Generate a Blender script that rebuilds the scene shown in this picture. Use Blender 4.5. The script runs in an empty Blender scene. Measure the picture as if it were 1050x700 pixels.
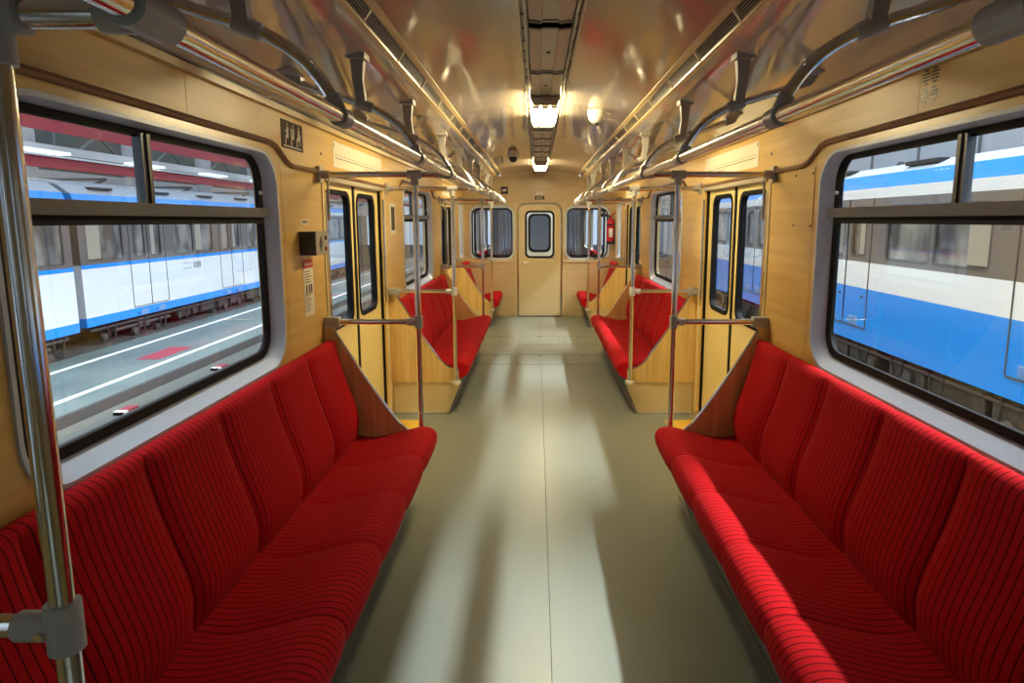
import bpy, bmesh, math, random
from mathutils import Vector, Matrix
from mathutils.geometry import tessellate_polygon
random.seed(7)
scene = bpy.context.scene
COL = scene.collection

# ------------------------------------------------------------------ camera, world, sun, exposure
cam_d = bpy.data.cameras.new('camera')
cam = bpy.data.objects.new('camera', cam_d); COL.objects.link(cam)
cam.location = (-0.055, 0.0, 1.60)
cam.rotation_euler = (math.radians(90) - math.atan(104 / 670.0), 0, 0)
cam_d.sensor_width = 36.0
cam_d.lens = 36.0 * 670 / 1050
cam_d.shift_x = -25 / 1050
cam_d.shift_y = -20 / 1050
cam_d.clip_start = 0.05
scene.camera = cam

world = bpy.data.worlds.new('world'); scene.world = world
world.use_nodes = True
bg = world.node_tree.nodes['Background']
bg.inputs[0].default_value = (0.74, 0.85, 1.0, 1)
bg.inputs[1].default_value = 1.0

# rows of strip luminaires hung under the roof of the depot hall, parallel to the tracks
HALL_ROWS = [(9.2, 9.75, 2900.0, (.98, .98, 1.0)), (2.75, 8.4, 2000.0, (.94, .97, 1.0)), (-2.75, 8.4, 2000.0, (.94, .97, 1.0))]
for hx, hz, hw_, hc in HALL_ROWS:
    ld = bpy.data.lights.new('hall_strip_light', 'AREA'); ld.shape = 'RECTANGLE'
    ld.spread = math.radians(62) if hx > 5 else math.radians(110)
    ld.size = 0.30; ld.size_y = 44.0; ld.energy = hw_; ld.color = hc
    lo_ = bpy.data.objects.new('hall_strip_light', ld); COL.objects.link(lo_)
    lo_.location = (hx, 10.0, hz)
    aim = Vector((-1.0, 0, -1.06)) if hx > 5 else Vector((0, 0, -1))
    zz = -aim.normalized(); yy = Vector((0, 1, 0)); xx = yy.cross(zz)
    lo_.rotation_euler = Matrix((xx, yy, zz)).transposed().to_euler()

scene.view_settings.view_transform = 'Standard'
scene.view_settings.look = 'None'
scene.view_settings.gamma = 1.0
scene.view_settings.use_curve_mapping = False
scene.view_settings.exposure = 0.22

# ------------------------------------------------------------------ materials
MATS = {}
def mat(name, col, rough=0.5, metal=0.0, spec=0.5, emit=None, strength=0.0, coat=0.0):
    m = bpy.data.materials.new(name); m.use_nodes = True
    b = m.node_tree.nodes['Principled BSDF']
    b.inputs['Base Color'].default_value = (*col, 1)
    b.inputs['Roughness'].default_value = rough
    b.inputs['Metallic'].default_value = metal
    b.inputs['Specular IOR Level'].default_value = spec
    b.inputs['Coat Weight'].default_value = coat
    b.inputs['Coat Roughness'].default_value = 0.08
    if emit:
        b.inputs['Emission Color'].default_value = (*emit, 1)
        b.inputs['Emission Strength'].default_value = strength
    MATS[name] = m
    return m
def nt(m): return m.node_tree.nodes, m.node_tree.links, m.node_tree.nodes['Principled BSDF']
def vary(m, c1, c2, scale=(3, 3, 3), detail=4, lo=0.35, hi=0.65, nscale=1.0, bump=0.0, rough=None):
    n, l, b = nt(m)
    geo = n.new('ShaderNodeNewGeometry'); mp = n.new('ShaderNodeMapping')
    mp.inputs['Scale'].default_value = scale
    l.new(geo.outputs['Position'], mp.inputs['Vector'])
    no = n.new('ShaderNodeTexNoise'); no.inputs['Scale'].default_value = nscale; no.inputs['Detail'].default_value = detail
    l.new(mp.outputs[0], no.inputs['Vector'])
    r = n.new('ShaderNodeValToRGB')
    r.color_ramp.elements[0].position = lo; r.color_ramp.elements[0].color = (*c1, 1)
    r.color_ramp.elements[1].position = hi; r.color_ramp.elements[1].color = (*c2, 1)
    l.new(no.outputs['Fac'], r.inputs[0]); l.new(r.outputs[0], b.inputs['Base Color'])
    if bump:
        bp = n.new('ShaderNodeBump'); bp.inputs['Strength'].default_value = bump; bp.inputs['Distance'].default_value = 0.01
        l.new(no.outputs['Fac'], bp.inputs['Height']); l.new(bp.outputs[0], b.inputs['Normal'])
    if rough:
        mr = n.new('ShaderNodeMapRange'); mr.inputs['To Min'].default_value = rough[0]; mr.inputs['To Max'].default_value = rough[1]
        l.new(no.outputs['Fac'], mr.inputs[0]); l.new(mr.outputs[0], b.inputs['Roughness'])
    return m
def wavy(m, scale, dist, strength):            # large soft dents of a sheet lining
    n, l, b = nt(m)
    geo = n.new('ShaderNodeNewGeometry')
    no = n.new('ShaderNodeTexNoise'); no.inputs['Scale'].default_value = scale; no.inputs['Detail'].default_value = 1.0
    l.new(geo.outputs['Position'], no.inputs['Vector'])
    bp = n.new('ShaderNodeBump'); bp.inputs['Strength'].default_value = strength; bp.inputs['Distance'].default_value = dist
    l.new(no.outputs['Fac'], bp.inputs['Height']); l.new(bp.outputs[0], b.inputs['Normal'])

vary(mat('wall_wood', (.6, .4, .15), 0.30, coat=0.15), (.66, .41, .105), (.78, .53, .16), (6, 1.2, 28), 5, .3, .7)
vary(mat('header_wood', (.6, .4, .15), 0.42, coat=0.0), (.65, .40, .10), (.77, .52, .15), (6, 1.4, 30), 5, .3, .7)
vary(mat('panel_wood', (.6, .42, .2), 0.3, coat=0.15), (.70, .47, .15), (.82, .60, .23), (34, 34, 1.6), 4, .35, .65)
vary(mat('end_wood', (.6, .5, .3), 0.3, coat=0.15), (.60, .46, .25), (.68, .54, .31), (4, 4, 18), 4, .3, .7)
mat('cream_paint', (.72, .60, .34), 0.35, coat=0.2)
mat('door_yellow', (.84, .68, .27), 0.32, coat=0.2)
mat('brown_trim', (.23, .125, .055), 0.32)
mat('mould_cream', (.70, .54, .27), 0.3)
mat('dark_groove', (.02, .018, .015), 0.6)
wavy(mat('cove_gloss', (.55, .49, .42), 0.07, spec=1.0, coat=0.8), 2.6, 0.02, 0.35)
wavy(mat('ceiling_gloss', (.47, .40, .32), 0.09, spec=0.8, coat=0.5), 2.2, 0.02, 0.3)
mat('chrome', (.74, .72, .69), 0.16, 1.0)
mat('brushed', (.50, .48, .45), 0.32, 1.0)
mat('fitting_grey', (.44, .43, .39), 0.42)
mat('bracket_grey', (.42, .40, .37), 0.4)
mat('grille_slat', (.62, .53, .36), 0.35)
mat('frame_silver', (.58, .67, .78), 0.3, 0.0, coat=0.3)
mat('rubber', (.010, .010, .011), 0.6, spec=0.12)
mat('transom_metal', (.11, .115, .12), 0.32, 0.3)
mat('cover_grey', (.46, .42, .35), 0.35, 0.1)
mat('channel_metal', (.45, .38, .28), 0.3, 0.3)
mat('lamp_glass', (1, .9, .7), 0.3, emit=(1.0, .82, .46), strength=58.0)
mat('white_plastic', (.80, .77, .68), 0.35)
mat('black_plastic', (.02, .02, .022), 0.35)
mat('box_dark', (.055, .048, .035), 0.4)
mat('box_grey', (.40, .36, .26), 0.35)
mat('paper', (.86, .80, .62), 0.55)
mat('paper_red', (.55, .03, .025), 0.5)
mat('ink', (.10, .08, .06), 0.6)
mat('sign_brown', (.09, .068, .04), 0.75, spec=.2)
mat('sign_white', (.88, .82, .66), 0.5)
mat('sign_violet', (.035, .012, .035), 0.4)
vary(mat('yellow_floor', (.75, .45, .04), 0.5), (.70, .40, .03), (.85, .52, .06), (4, 4, 4))
mat('kick_grey', (.13, .135, .12), 0.5)
mat('ext_red', (.62, .02, .03), 0.25, coat=0.3)
mat('train_white', (.70, .74, .80), 0.22, coat=0.4)
mat('train_blue', (.0, .25, .86), 0.22, coat=0.4)
mat('train_roof', (.30, .34, .40), 0.4)
mat('train_band', (.12, .105, .105), 0.3, coat=0.2)
vary(mat('train_glass', (.10, .10, .11), 0.08, spec=0.9), (.06, .055, .055), (.24, .23, .22), (3, 2.2, 1.2), 2, .4, .6)
mat('train_curtain', (.30, .28, .235), 0.5)
vary(mat('under_dark', (.03, .025, .025), 0.7), (.02, .016, .016), (.06, .05, .048), (4, 4, 4))
mat('under_grey', (.060, .052, .052), 0.6)
mat('hall_red', (.50, .03, .05), 0.5)
mat('hall_white', (.82, .83, .84), 0.6)
mat('hall_grey', (.25, .27, .28), 0.6)
mat('hall_truss', (.12, .15, .14), 0.6)
mat('hall_tube', (.8, .85, .9), 0.4, emit=(.9, .95, 1), strength=1.0)
vary(mat('walkway', (.16, .22, .2), 0.35), (.085, .125, .12), (.15, .205, .19), (1, .6, 1), 5)
vary(mat('ballast', (.08, .075, .07), 0.8), (.025, .023, .023), (.075, .068, .064), (9, 9, 9))
mat('line_white', (.85, .87, .86), 0.5)
mat('mark_red', (.33, .03, .055), 0.5)

m = mat('floor_lino', (.30, .29, .2), 0.32, spec=0.45)
vary(m, (.190, .212, .170), (.245, .268, .222), (1.6, .7, 1), 6, .3, .7, rough=(.25, .42))
# seat fabric: red plush with fine dark pinstripes (print of the cloth)
m = mat('plush', (.5, .01, .01), 0.85, spec=0.08)
n, l, b = nt(m)
b.inputs['Sheen Weight'].default_value = 0.05; b.inputs['Sheen Roughness'].default_value = 0.4
b.inputs['Sheen Tint'].default_value = (1, .25, .2, 1)
geo = n.new('ShaderNodeNewGeometry'); sx = n.new('ShaderNodeSeparateXYZ'); l.new(geo.outputs['Position'], sx.inputs[0])
mu = n.new('ShaderNodeMath'); mu.operation = 'MULTIPLY'; mu.inputs[1].default_value = 1 / 0.029
l.new(sx.outputs['Y'], mu.inputs[0])
fr = n.new('ShaderNodeMath'); fr.operation = 'FRACT'; l.new(mu.outputs[0], fr.inputs[0])
cr = n.new('ShaderNodeValToRGB'); e = cr.color_ramp.elements
e[0].position = 0.0; e[0].color = (.10, .002, .004, 1)
e[1].position = 0.07; e[1].color = (.10, .002, .004, 1)
x = e.new(0.15); x.color = (.56, .008, .012, 1)
x = e.new(0.93); x.color = (.56, .008, .012, 1)
x = e.new(0.985); x.color = (.10, .002, .004, 1)
l.new(fr.outputs[0], cr.inputs[0])
no = n.new('ShaderNodeTexNoise'); no.inputs['Scale'].default_value = 350; l.new(geo.outputs['Position'], no.inputs['Vector'])
mx = n.new('ShaderNodeMix'); mx.data_type = 'RGBA'; mx.blend_type = 'MULTIPLY'; mx.inputs[0].default_value = 0.35
l.new(cr.outputs[0], mx.inputs[6]); l.new(no.outputs['Color'], mx.inputs[7]); l.new(mx.outputs[2], b.inputs['Base Color'])
bp = n.new('ShaderNodeBump'); bp.inputs['Strength'].default_value = 0.3; bp.inputs['Distance'].default_value = 0.004
l.new(cr.outputs[0], bp.inputs['Height']); l.new(bp.outputs[0], b.inputs['Normal'])
# window glass: clear pane with fresnel reflection
def glass(name, tint, refl):
    m = bpy.data.materials.new(name); m.use_nodes = True
    n, l = m.node_tree.nodes, m.node_tree.links
    n.remove(n['Principled BSDF'])
    tr = n.new('ShaderNodeBsdfTransparent'); tr.inputs[0].default_value = (*tint, 1)
    gl = n.new('ShaderNodeBsdfGlossy'); gl.inputs['Roughness'].default_value = 0.02
    lw = n.new('ShaderNodeLayerWeight'); lw.inputs[0].default_value = 0.5
    pw = n.new('ShaderNodeMath'); pw.operation = 'POWER'; pw.inputs[1].default_value = 5.0
    ml = n.new('ShaderNodeMath'); ml.operation = 'MULTIPLY_ADD'; ml.inputs[1].default_value = 0.9 * refl; ml.inputs[2].default_value = 0.035 * refl
    ml.use_clamp = True
    mi = n.new('ShaderNodeMixShader'); l.new(lw.outputs['Facing'], pw.inputs[0]); l.new(pw.outputs[0], ml.inputs[0]); l.new(ml.outputs[0], mi.inputs[0])
    l.new(tr.outputs[0], mi.inputs[1]); l.new(gl.outputs[0], mi.inputs[2])
    l.new(mi.outputs[0], n['Material Output'].inputs[0]); MATS[name] = m
glass('pane_glass', (.90, .94, .95), 1.0)
glass('end_glass', (.82, .87, .92), 1.6)

# ------------------------------------------------------------------ mesh helpers
class B:
    def __init__(s): s.bm = bmesh.new()
    def box(s, x0, x1, y0, y1, z0, z1):
        v = [s.bm.verts.new((x, y, z)) for x in (x0, x1) for y in (y0, y1) for z in (z0, z1)]
        for f in ((0, 1, 3, 2), (4, 6, 7, 5), (0, 4, 5, 1), (2, 3, 7, 6), (0, 2, 6, 4), (1, 5, 7, 3)):
            s.bm.faces.new([v[i] for i in f])
        return s
    def rings(s, rings, cap=True, closed=True):
        R = [[s.bm.verts.new(p) for p in r] for r in rings]
        n = len(R[0])
        for a, b in zip(R, R[1:]):
            for i in range(n if closed else n - 1):
                j = (i + 1) % n
                s.bm.faces.new((a[i], a[j], b[j], b[i]))
        if cap and closed:
            s.bm.faces.new(R[0][::-1]); s.bm.faces.new(R[-1])
        return s
    def tube(s, pts, r, n=12, cap=True):
        pts = [Vector(p) for p in pts]; rings = []
        t0 = (pts[1] - pts[0]).normalized()
        up = Vector((0, 0, 1)) if abs(t0.z) < 0.9 else Vector((1, 0, 0))
        u = t0.cross(up).normalized()
        for i, p in enumerate(pts):
            t = (pts[min(i + 1, len(pts) - 1)] - pts[max(i - 1, 0)]).normalized()
            u = (u - t * u.dot(t)).normalized(); w = t.cross(u)
            rr = r[i] if isinstance(r, (list, tuple)) else r
            rings.append([p + (u * math.cos(a) + w * math.sin(a)) * rr for a in [2 * math.pi * k / n for k in range(n)]])
        return s.rings(rings, cap)
    def plate(s, outer, holes, to3, d0, d1):
        # outer/holes are 2D loops; to3(a, b, d) -> point
        loops = [outer] + list(holes)
        flat = [p for lp in loops for p in lp]
        tris = tessellate_polygon([[Vector((p[0], p[1], 0)) for p in lp] for lp in loops])
        F = [s.bm.verts.new(to3(*p, d0)) for p in flat]; K = [s.bm.verts.new(to3(*p, d1)) for p in flat]
        for t in tris:
            try:
                s.bm.faces.new([F[i] for i in t]); s.bm.faces.new([K[i] for i in reversed(t)])
            except ValueError: pass
        o = 0
        for lp in loops:
            k = len(lp)
            for i in range(k):
                j = (i + 1) % k
                s.bm.faces.new((F[o + i], F[o + j], K[o + j], K[o + i]))
            o += k
        return s
    def ring_plate(s, A, Bl, to3, dA, dB):      # loft between two loops of the same count
        a = [s.bm.verts.new(to3(*p, dA)) for p in A]; b = [s.bm.verts.new(to3(*p, dB)) for p in Bl]
        n = len(a)
        for i in range(n):
            j = (i + 1) % n; s.bm.faces.new((a[i], a[j], b[j], b[i]))
        return s
    def lathe(s, prof, c, axis='Z', n=20):
        rings = []
        for r, h in prof:
            rg = []
            for k in range(n):
                a = 2 * math.pi * k / n; u, v = r * math.cos(a), r * math.sin(a)
                rg.append(Vector(c) + (Vector((u, v, h)) if axis == 'Z' else Vector((h, u, v)) if axis == 'X' else Vector((u, h, v))))
            rings.append(rg)
        return s.rings(rings)
    def obj(s, name, m, parent=None, smooth=False, side=1, bevel=0.0):
        bm = s.bm
        if side < 0:
            for v in bm.verts: v.co.x = -v.co.x
        if bevel:
            bmesh.ops.bevel(bm, geom=[e for e in bm.edges if e.is_manifold and e.calc_face_angle(0) > 0.6], offset=bevel, segments=2, affect='EDGES', profile=0.6)
        bmesh.ops.recalc_face_normals(bm, faces=bm.faces)
        me = bpy.data.meshes.new(name)
        bm.to_mesh(me); bm.free()
        me.materials.append(MATS[m])
        if smooth:
            for p in me.polygons: p.use_smooth = True
            if hasattr(me, 'set_sharp_from_angle'): me.set_sharp_from_angle(angle=math.radians(40))
        o = bpy.data.objects.new(name, me); COL.objects.link(o)
        if parent: o.parent = parent
        return o
def empty(name, loc=(0, 0, 0)):
    o = bpy.data.objects.new(name, None); COL.objects.link(o); o.empty_display_size = 0.1
    o.location = loc; o.matrix_world = Matrix.Translation(loc)
    return o
def under(o, parent):                # mesh was built in world coordinates: keep it there under a moved Empty
    o.parent = parent; o.matrix_parent_inverse = Matrix.Translation(-Vector(parent.location)); return o
def tag(o, label, cat, group=None, kind=None):
    o['label'] = label; o['category'] = cat
    if group: o['group'] = group
    if kind: o['kind'] = kind
    return o
def rrect(a0, a1, b0, b1, r, n=6):
    pts = []
    for cx, cy, s0 in ((a1 - r, b1 - r, 0), (a0 + r, b1 - r, 90), (a0 + r, b0 + r, 180), (a1 - r, b0 + r, 270)):
        for k in range(n + 1):
            t = math.radians(s0 + 90 * k / n); pts.append((cx + r * math.cos(t), cy + r * math.sin(t)))
    return pts
def catmull(P, k=4):
    out = []
    for i in range(len(P) - 1):
        p0, p1, p2, p3 = [Vector(P[max(0, min(len(P) - 1, j))]) for j in (i - 1, i, i + 1, i + 2)]
        for q in range(k):
            t = q / k
            out.append(0.5 * ((2 * p1) + (p2 - p0) * t + (2 * p0 - 5 * p1 + 4 * p2 - p3) * t * t + (3 * p1 - p0 - 3 * p2 + p3) * t ** 3))
    out.append(Vector(P[-1])); return out

# ------------------------------------------------------------------ car layout (metres; Y runs down the car, X across, Z up from the floor)
W = 1.25; YB = -3.6; YE = 10.95; PITCH = 4.48
WIN = [(1.44 + PITCH * k, 3.06 + PITCH * k) for k in (-1, 0, 1)]
WZ0, WZ1 = 0.925, 1.905
SLIT = (10.22, 10.74)
DOOR = [(3.77 + PITCH * k, 5.13 + PITCH * k) for k in (-1, 0, 1)]
DTOP = 1.845
SIDE = {-1: 'left', 1: 'right'}
def YZ(x_sign=1):
    return lambda a, b, d: (d, a, b)
to_yz = lambda a, b, d: (d, a, b)
to_xz = lambda a, b, d: (a, d, b)

# ---- floor
fl = empty('floor'); tag(fl, 'grey green worn linoleum floor of the metro carriage', 'floor', kind='structure')
B().box(-1.25, -0.0012, YB, YE, -0.05, 0).obj('floor_sheet', 'floor_lino', fl)
B().box(0.0012, 1.25, YB, YE, -0.05, 0).obj('floor_sheet', 'floor_lino', fl)
B().box(-1.45, 1.45, YB, YE, -0.12, -0.05).obj('underfloor', 'under_grey', fl)
def hatch(x0, x1, y0, y1):
    b = B(); w = 0.006; z = 0.0012
    b.box(x0, x1, y0, y0 + w * 3, 0, z); b.box(x0, x1, y1 - w * 3, y1, 0, z)
    b.box(x0, x0 + w, y0 + w * 3, y1 - w * 3, 0, z); b.box(x1 - w, x1, y0 + w * 3, y1 - w * 3, 0, z)
    b.box((x0 + x1) / 2 - .03, (x0 + x1) / 2 + .03, y1 - .10, y1 - .05, 0, z)
    b.obj('hatch_outline', 'kick_grey', fl)
for x0, x1 in ((-.755, -.345), (-.275, .24), (.285, .725)): hatch(x0, x1, 7.19, 7.76)
for x0, x1 in ((-.755, -.365), (-.29, .26), (.315, .755)): hatch(x0, x1, 8.38, 9.02)
for s in (-1, 1):
    for (d0, d1) in DOOR:
        B().box(.985, 1.33, d0 + .02, d1 - .02, 0.0, .004).obj('threshold_plate', 'yellow_floor', fl, side=s)
        b = B(); b.box(.97, .985, d0, d1, 0, .007); b.obj('threshold_edge', 'brushed', fl, side=s)

# ---- side walls
def trim_z(y):
    z = 1.862
    spans = WIN + [(SLIT[0] - .1, SLIT[1] + .1)]
    for a, b in spans:
        a, b = a + .02, b - .04
        d = max(a - y, y - b, 0.0)
        if d < .24:
            t = min(1, d / .24); t = t * t * (3 - 2 * t)
            z = max(z, 1.946 + (1.862 - 1.946) * t)
    return z
LOW = [(YB, -2.9 - .1 - .3), (-3.3, DOOR[0][0]), (DOOR[0][1], 3.12), (3.12, DOOR[1][0]), (DOOR[1][1], 5.80), (5.80, DOOR[2][0]), (DOOR[2][1], YE)]
HEAD = [(YB, -2.1), (-2.1, 0.05), (0.05, 2.32), (2.32, 5.88), (5.88, 8.2), (8.2, YE)]
for s in (-1, 1):
    wl = empty('wall_' + SIDE[s])
    tag(wl, 'glossy yellow wood laminate lining of the %s hand side wall' % SIDE[s], 'wall', kind='structure')
    for (a, bb) in LOW:
        g = .0015
        n = max(2, int((bb - a) / .06))
        top = [(bb - g - (bb - a - 2 * g) * i / n, trim_z(bb - (bb - a) * i / n)) for i in range(n + 1)]
        outer = [(a + g, -0.02), (bb - g, -0.02)] + top
        holes = [rrect(w0 + .012, w1 - .012, WZ0 + .012, WZ1 - .012, .15) for (w0, w1) in WIN if a < w0 and w1 < bb]
        if a < SLIT[0] < bb: holes.append(rrect(SLIT[0], SLIT[1], .99, 1.86, .08))
        B().plate(outer, holes, to_yz, W, W + .10).obj('wall_panel', 'wall_wood', wl, side=s)
    for (a, bb) in HEAD:
        g = .0015; n = max(2, int((bb - a) / .06))
        bot = [(a + g + (bb - a - 2 * g) * i / n, trim_z(a + (bb - a) * i / n)) for i in range(n + 1)]
        outer = bot + [(bb - g, 2.17), (a + g, 2.17)]
        B().plate(outer, [], to_yz, W, W + .10).obj('header_panel', 'header_wood', wl, side=s)
    # dark backing behind the panel joints
    b = B()
    for yj in (2.32, 3.12, 5.80, 5.88, 8.2):
        b.box(W + .001, W + .003, yj - .004, yj + .004, .95 if yj in (3.12, 5.80) else 1.96, 1.85 if yj in (3.12, 5.80) else 2.10)
    b.obj('joint', 'dark_groove', wl, side=s)
    # brown half-round trim running above the windows, dipping between them
    ys = [YB + (YE - YB) * i / 240 for i in range(241)]
    b = B(); b.tube([(W - .004, y, trim_z(y)) for y in ys], .0135, 8); b.obj('trim_strip', 'brown_trim', wl, True, s)
    # moulding under the cove
    b = B(); b.box(W - .022, W, YB, YE, 2.098, 2.124); b.obj('moulding', 'mould_cream', wl, side=s, bevel=.004)
    b = B(); b.box(W - .014, W, YB, YE, 2.124, 2.134); b.obj('moulding_groove', 'dark_groove', wl, side=s)
    # small screws and holes in the header
    for y in (3.72, 5.15, 8.1):
        B().lathe([(.008, 0), (.008, .003)], (W - .003, y, 1.965), 'X', 10).obj('screw_hole', 'ink', wl, side=s)

# right-hand extras on the wall: little hatch and speaker perforations
wr = bpy.data.objects['wall_right']
b = B(); b.box(W - .003, W, 3.125, 3.36, 1.555, 1.845); b.obj('hatch_cover', 'wall_wood', wr, bevel=.001)
b = B()
for y in (3.14, 3.345):
    for z in (1.575, 1.82): b.lathe([(.006, 0), (.006, .003)], (W - .006, y, z), 'X', 8)
b.obj('screw', 'ink', wr)
b = B()
for zc in (2.072, 2.012):
    for yc in (2.285, 2.235):
        for r in range(5):
            nn = 3 if r in (0, 4) else 5
            for q in range(nn):
                b.lathe([(.0032, 0), (.0032, .002)], (W - .002, yc + (q - (nn - 1) / 2) * .0085, zc + (r - 2) * .0105), 'X', 6)
b.obj('speaker_hole', 'black_plastic', wr)

# ---- windows
WIN_N = [0]
def window(s, w0, w1, label):
    WIN_N[0] += 1
    o = empty('window_%d' % WIN_N[0]); tag(o, label, 'window', kind='structure')
    O = rrect(w0, w1, WZ0, WZ1, .16, 8); O2 = rrect(w0 + .014, w1 - .014, WZ0 + .014, WZ1 - .014, .15, 8)
    I = rrect(w0 + .062, w1 - .062, WZ0 + .06, WZ1 - .024, .115, 8)
    b = B(); b.ring_plate(O, O, to_yz, W + .002, W - .008); b.ring_plate(O, O2, to_yz, W - .008, W - .008)
    b.ring_plate(O2, I, to_yz, W - .008, W + .052); b.obj('window_frame', 'frame_silver', o, True, s)
    G = rrect(w0 + .096, w1 - .096, WZ0 + .088, WZ1 - .040, .10, 8)
    b = B(); b.ring_plate(I, I, to_yz, W + .055, W + .040); b.ring_plate(I, G, to_yz, W + .040, W + .046); b.ring_plate(G, G, to_yz, W + .046, W + .062)
    b.obj('rubber_gasket', 'rubber', o, True, s)
    zt = 1.632
    b = B(); b.box(W + .012, W + .07, w0 + .05, w1 - .05, zt - .018, zt + .022); b.obj('transom', 'transom_metal', o, side=s, bevel=.006)
    b = B(); b.box(W + .035, W + .066, w0 + .08, w1 - .08, zt - .045, zt - .018); b.obj('transom_seal', 'rubber', o, side=s)
    ym = (w0 + w1) / 2 - .13
    b = B(); b.box(W + .036, W + .066, ym - .022, ym - .002, zt + .022, WZ1 - .036); b.obj('mullion', 'transom_metal', o, side=s, bevel=.003)
    b = B(); b.box(W + .030, W + .066, ym - .002, ym + .016, zt + .022, WZ1 - .036); b.obj('mullion', 'box_dark', o, side=s, bevel=.003)
    b = B(); b.box(W + .050, W + .058, w0 + .086, w1 - .086, WZ1 - .047, WZ1 - .036); b.obj('sash_rail', 'rubber', o, side=s)
    for (a, c) in ((w0 + .085, ym - .01), (ym + .006, w1 - .085)):
        B().box(W + .052, W + .056, a, c, zt + .02, WZ1 - .036).obj('pane', 'pane_glass', o, side=s)
    B().box(W + .052, W + .056, w0 + .085, w1 - .085, WZ0 + .078, zt - .018).obj('pane', 'pane_glass', o, side=s)
    b = B(); b.lathe([(.006, 0), (.009, .004), (.009, .012), (.004, .016)], (W + .03, w1 - .085, zt + .09), 'X', 10); b.obj('latch_knob', 'white_plastic', o, True, s)
for s in (-1, 1):
    for k, nm in ((1, 'nearest'), (2, 'second'), (0, 'rear')):
        if k == 0: lab = 'silver framed carriage window behind the viewer on the %s wall' % SIDE[s]
        elif k == 1: lab = 'large silver framed window above the near %s bench' % SIDE[s]
        else: lab = 'silver framed window above the middle %s bench beyond the first door' % SIDE[s]
        window(s, *WIN[k], lab)
for s in (-1, 1):
    WIN_N[0] += 1
    o = empty('window_%d' % WIN_N[0]); tag(o, 'narrow tall side window beside the far end wall on the %s' % SIDE[s], 'window', kind='structure')
    O = rrect(SLIT[0] - .02, SLIT[1] + .02, .97, 1.88, .09); I = rrect(SLIT[0] + .03, SLIT[1] - .03, 1.02, 1.83, .06)
    b = B(); b.ring_plate(O, O, to_yz, W + .002, W - .008); b.ring_plate(O, I, to_yz, W - .008, W + .04); b.ring_plate(I, I, to_yz, W + .04, W + .08)
    b.obj('window_frame', 'frame_silver', o, True, s)
    B().box(W + .06, W + .064, SLIT[0] + .02, SLIT[1] - .02, 1.01, 1.84).obj('pane', 'pane_glass', o, side=s)

# ---- sliding doors
DN = [0]
for s in (-1, 1):
    for k, (d0, d1) in enumerate(DOOR):
        DN[0] += 1
        o = empty('door_%d' % DN[0])
        where = ('behind the viewer', 'nearest ahead', 'far, beyond the middle bench')[k]
        tag(o, 'cream yellow double sliding door in the %s wall, %s' % (SIDE[s], where), 'door', kind='structure')
        mid = (d0 + d1) / 2; X0, X1 = W + .035, W + .068
        for (a, c) in ((d0 - .05, mid - .014), (mid + .014, d1 + .05)):
            if a < mid - .1 and c < mid: g0, g1 = a + .145, c - .13
            else: g0, g1 = a + .075, c - .155
            g0, g1 = (a + .12, c - .08) if c < mid else (a + .055, c - .175)
            G0 = rrect(g0, g1, .935, 1.785, .085, 5); G1 = rrect(g0 + .027, g1 - .027, .964, 1.757, .06, 5)
            lf = B().plate(rrect(a, c, .012, DTOP + .02, .004, 1), [G0], to_yz, X0, X1).obj('door_leaf', 'door_yellow', o, side=s)
            b = B(); b.ring_plate(G0, G0, to_yz, X1, X0 - .008); b.ring_plate(G0, G1, to_yz, X0 - .008, X0 - .004); b.ring_plate(G1, G1, to_yz, X0 - .004, X1)
            b.obj('window_gasket', 'rubber', lf, True, s)
            B().box(X0 + .014, X0 + .018, g0 + .03, g1 - .03, .968, 1.755).obj('window_pane', 'pane_glass', lf, side=s)
        B().box(X0 - .006, X1, mid - .021, mid + .021, .012, DTOP + .02).obj('meeting_seal', 'rubber', o, side=s)
        # jambs: chrome strip, dark gap, painted strips, header rail
        for (yy, dr) in ((d0, -1), (d1, 1)):
            b = B(); b.box(W + .012, W + .034, min(yy, yy + dr * .03), max(yy, yy + dr * .03), 0, DTOP); b.obj('jamb_gap', 'rubber', o, side=s)
            B().box(W - .010, W + .004, min(yy + dr * .004, yy + dr * .034), max(yy + dr * .004, yy + dr * .034), .93, 1.76).obj('jamb_strip', 'chrome', o, side=s, bevel=.003)
            B().box(W - .010, W + .004, min(yy + dr * .004, yy + dr * .034), max(yy + dr * .004, yy + dr * .034), .02, .93).obj('jamb_strip', 'cream_paint', o, side=s, bevel=.003)
            B().box(W - .006, W + .002, min(yy + dr * .05, yy + dr * .072), max(yy + dr * .05, yy + dr * .072), .02, 1.83).obj('jamb_cover', 'cream_paint', o, side=s, bevel=.002)
        b = B(); b.box(W - .012, W + .034, d0 - .01, d1 + .01, DTOP - .022, DTOP + .004); b.obj('header_rail', 'channel_metal', o, side=s, bevel=.003)
        b = B(); pts = [(W - .012, d0 + .10 - .09 * math.cos(t), DTOP - .075 + .10 * math.sin(t)) for t in [math.pi * .5 * q / 8 for q in range(9)]]
        b.tube([(W - .012, d0 + .012, 1.60)] + pts, .007, 6); b.obj('header_cable', 'bracket_grey', o, True, s)
        b = B(); b.lathe([(.018, 0), (.018, .02)], (W - .02, d1 - .02 if s < 0 else d1 - .02, .06), 'X', 12); b.obj('door_buffer', 'brushed', o, True, s)

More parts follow.
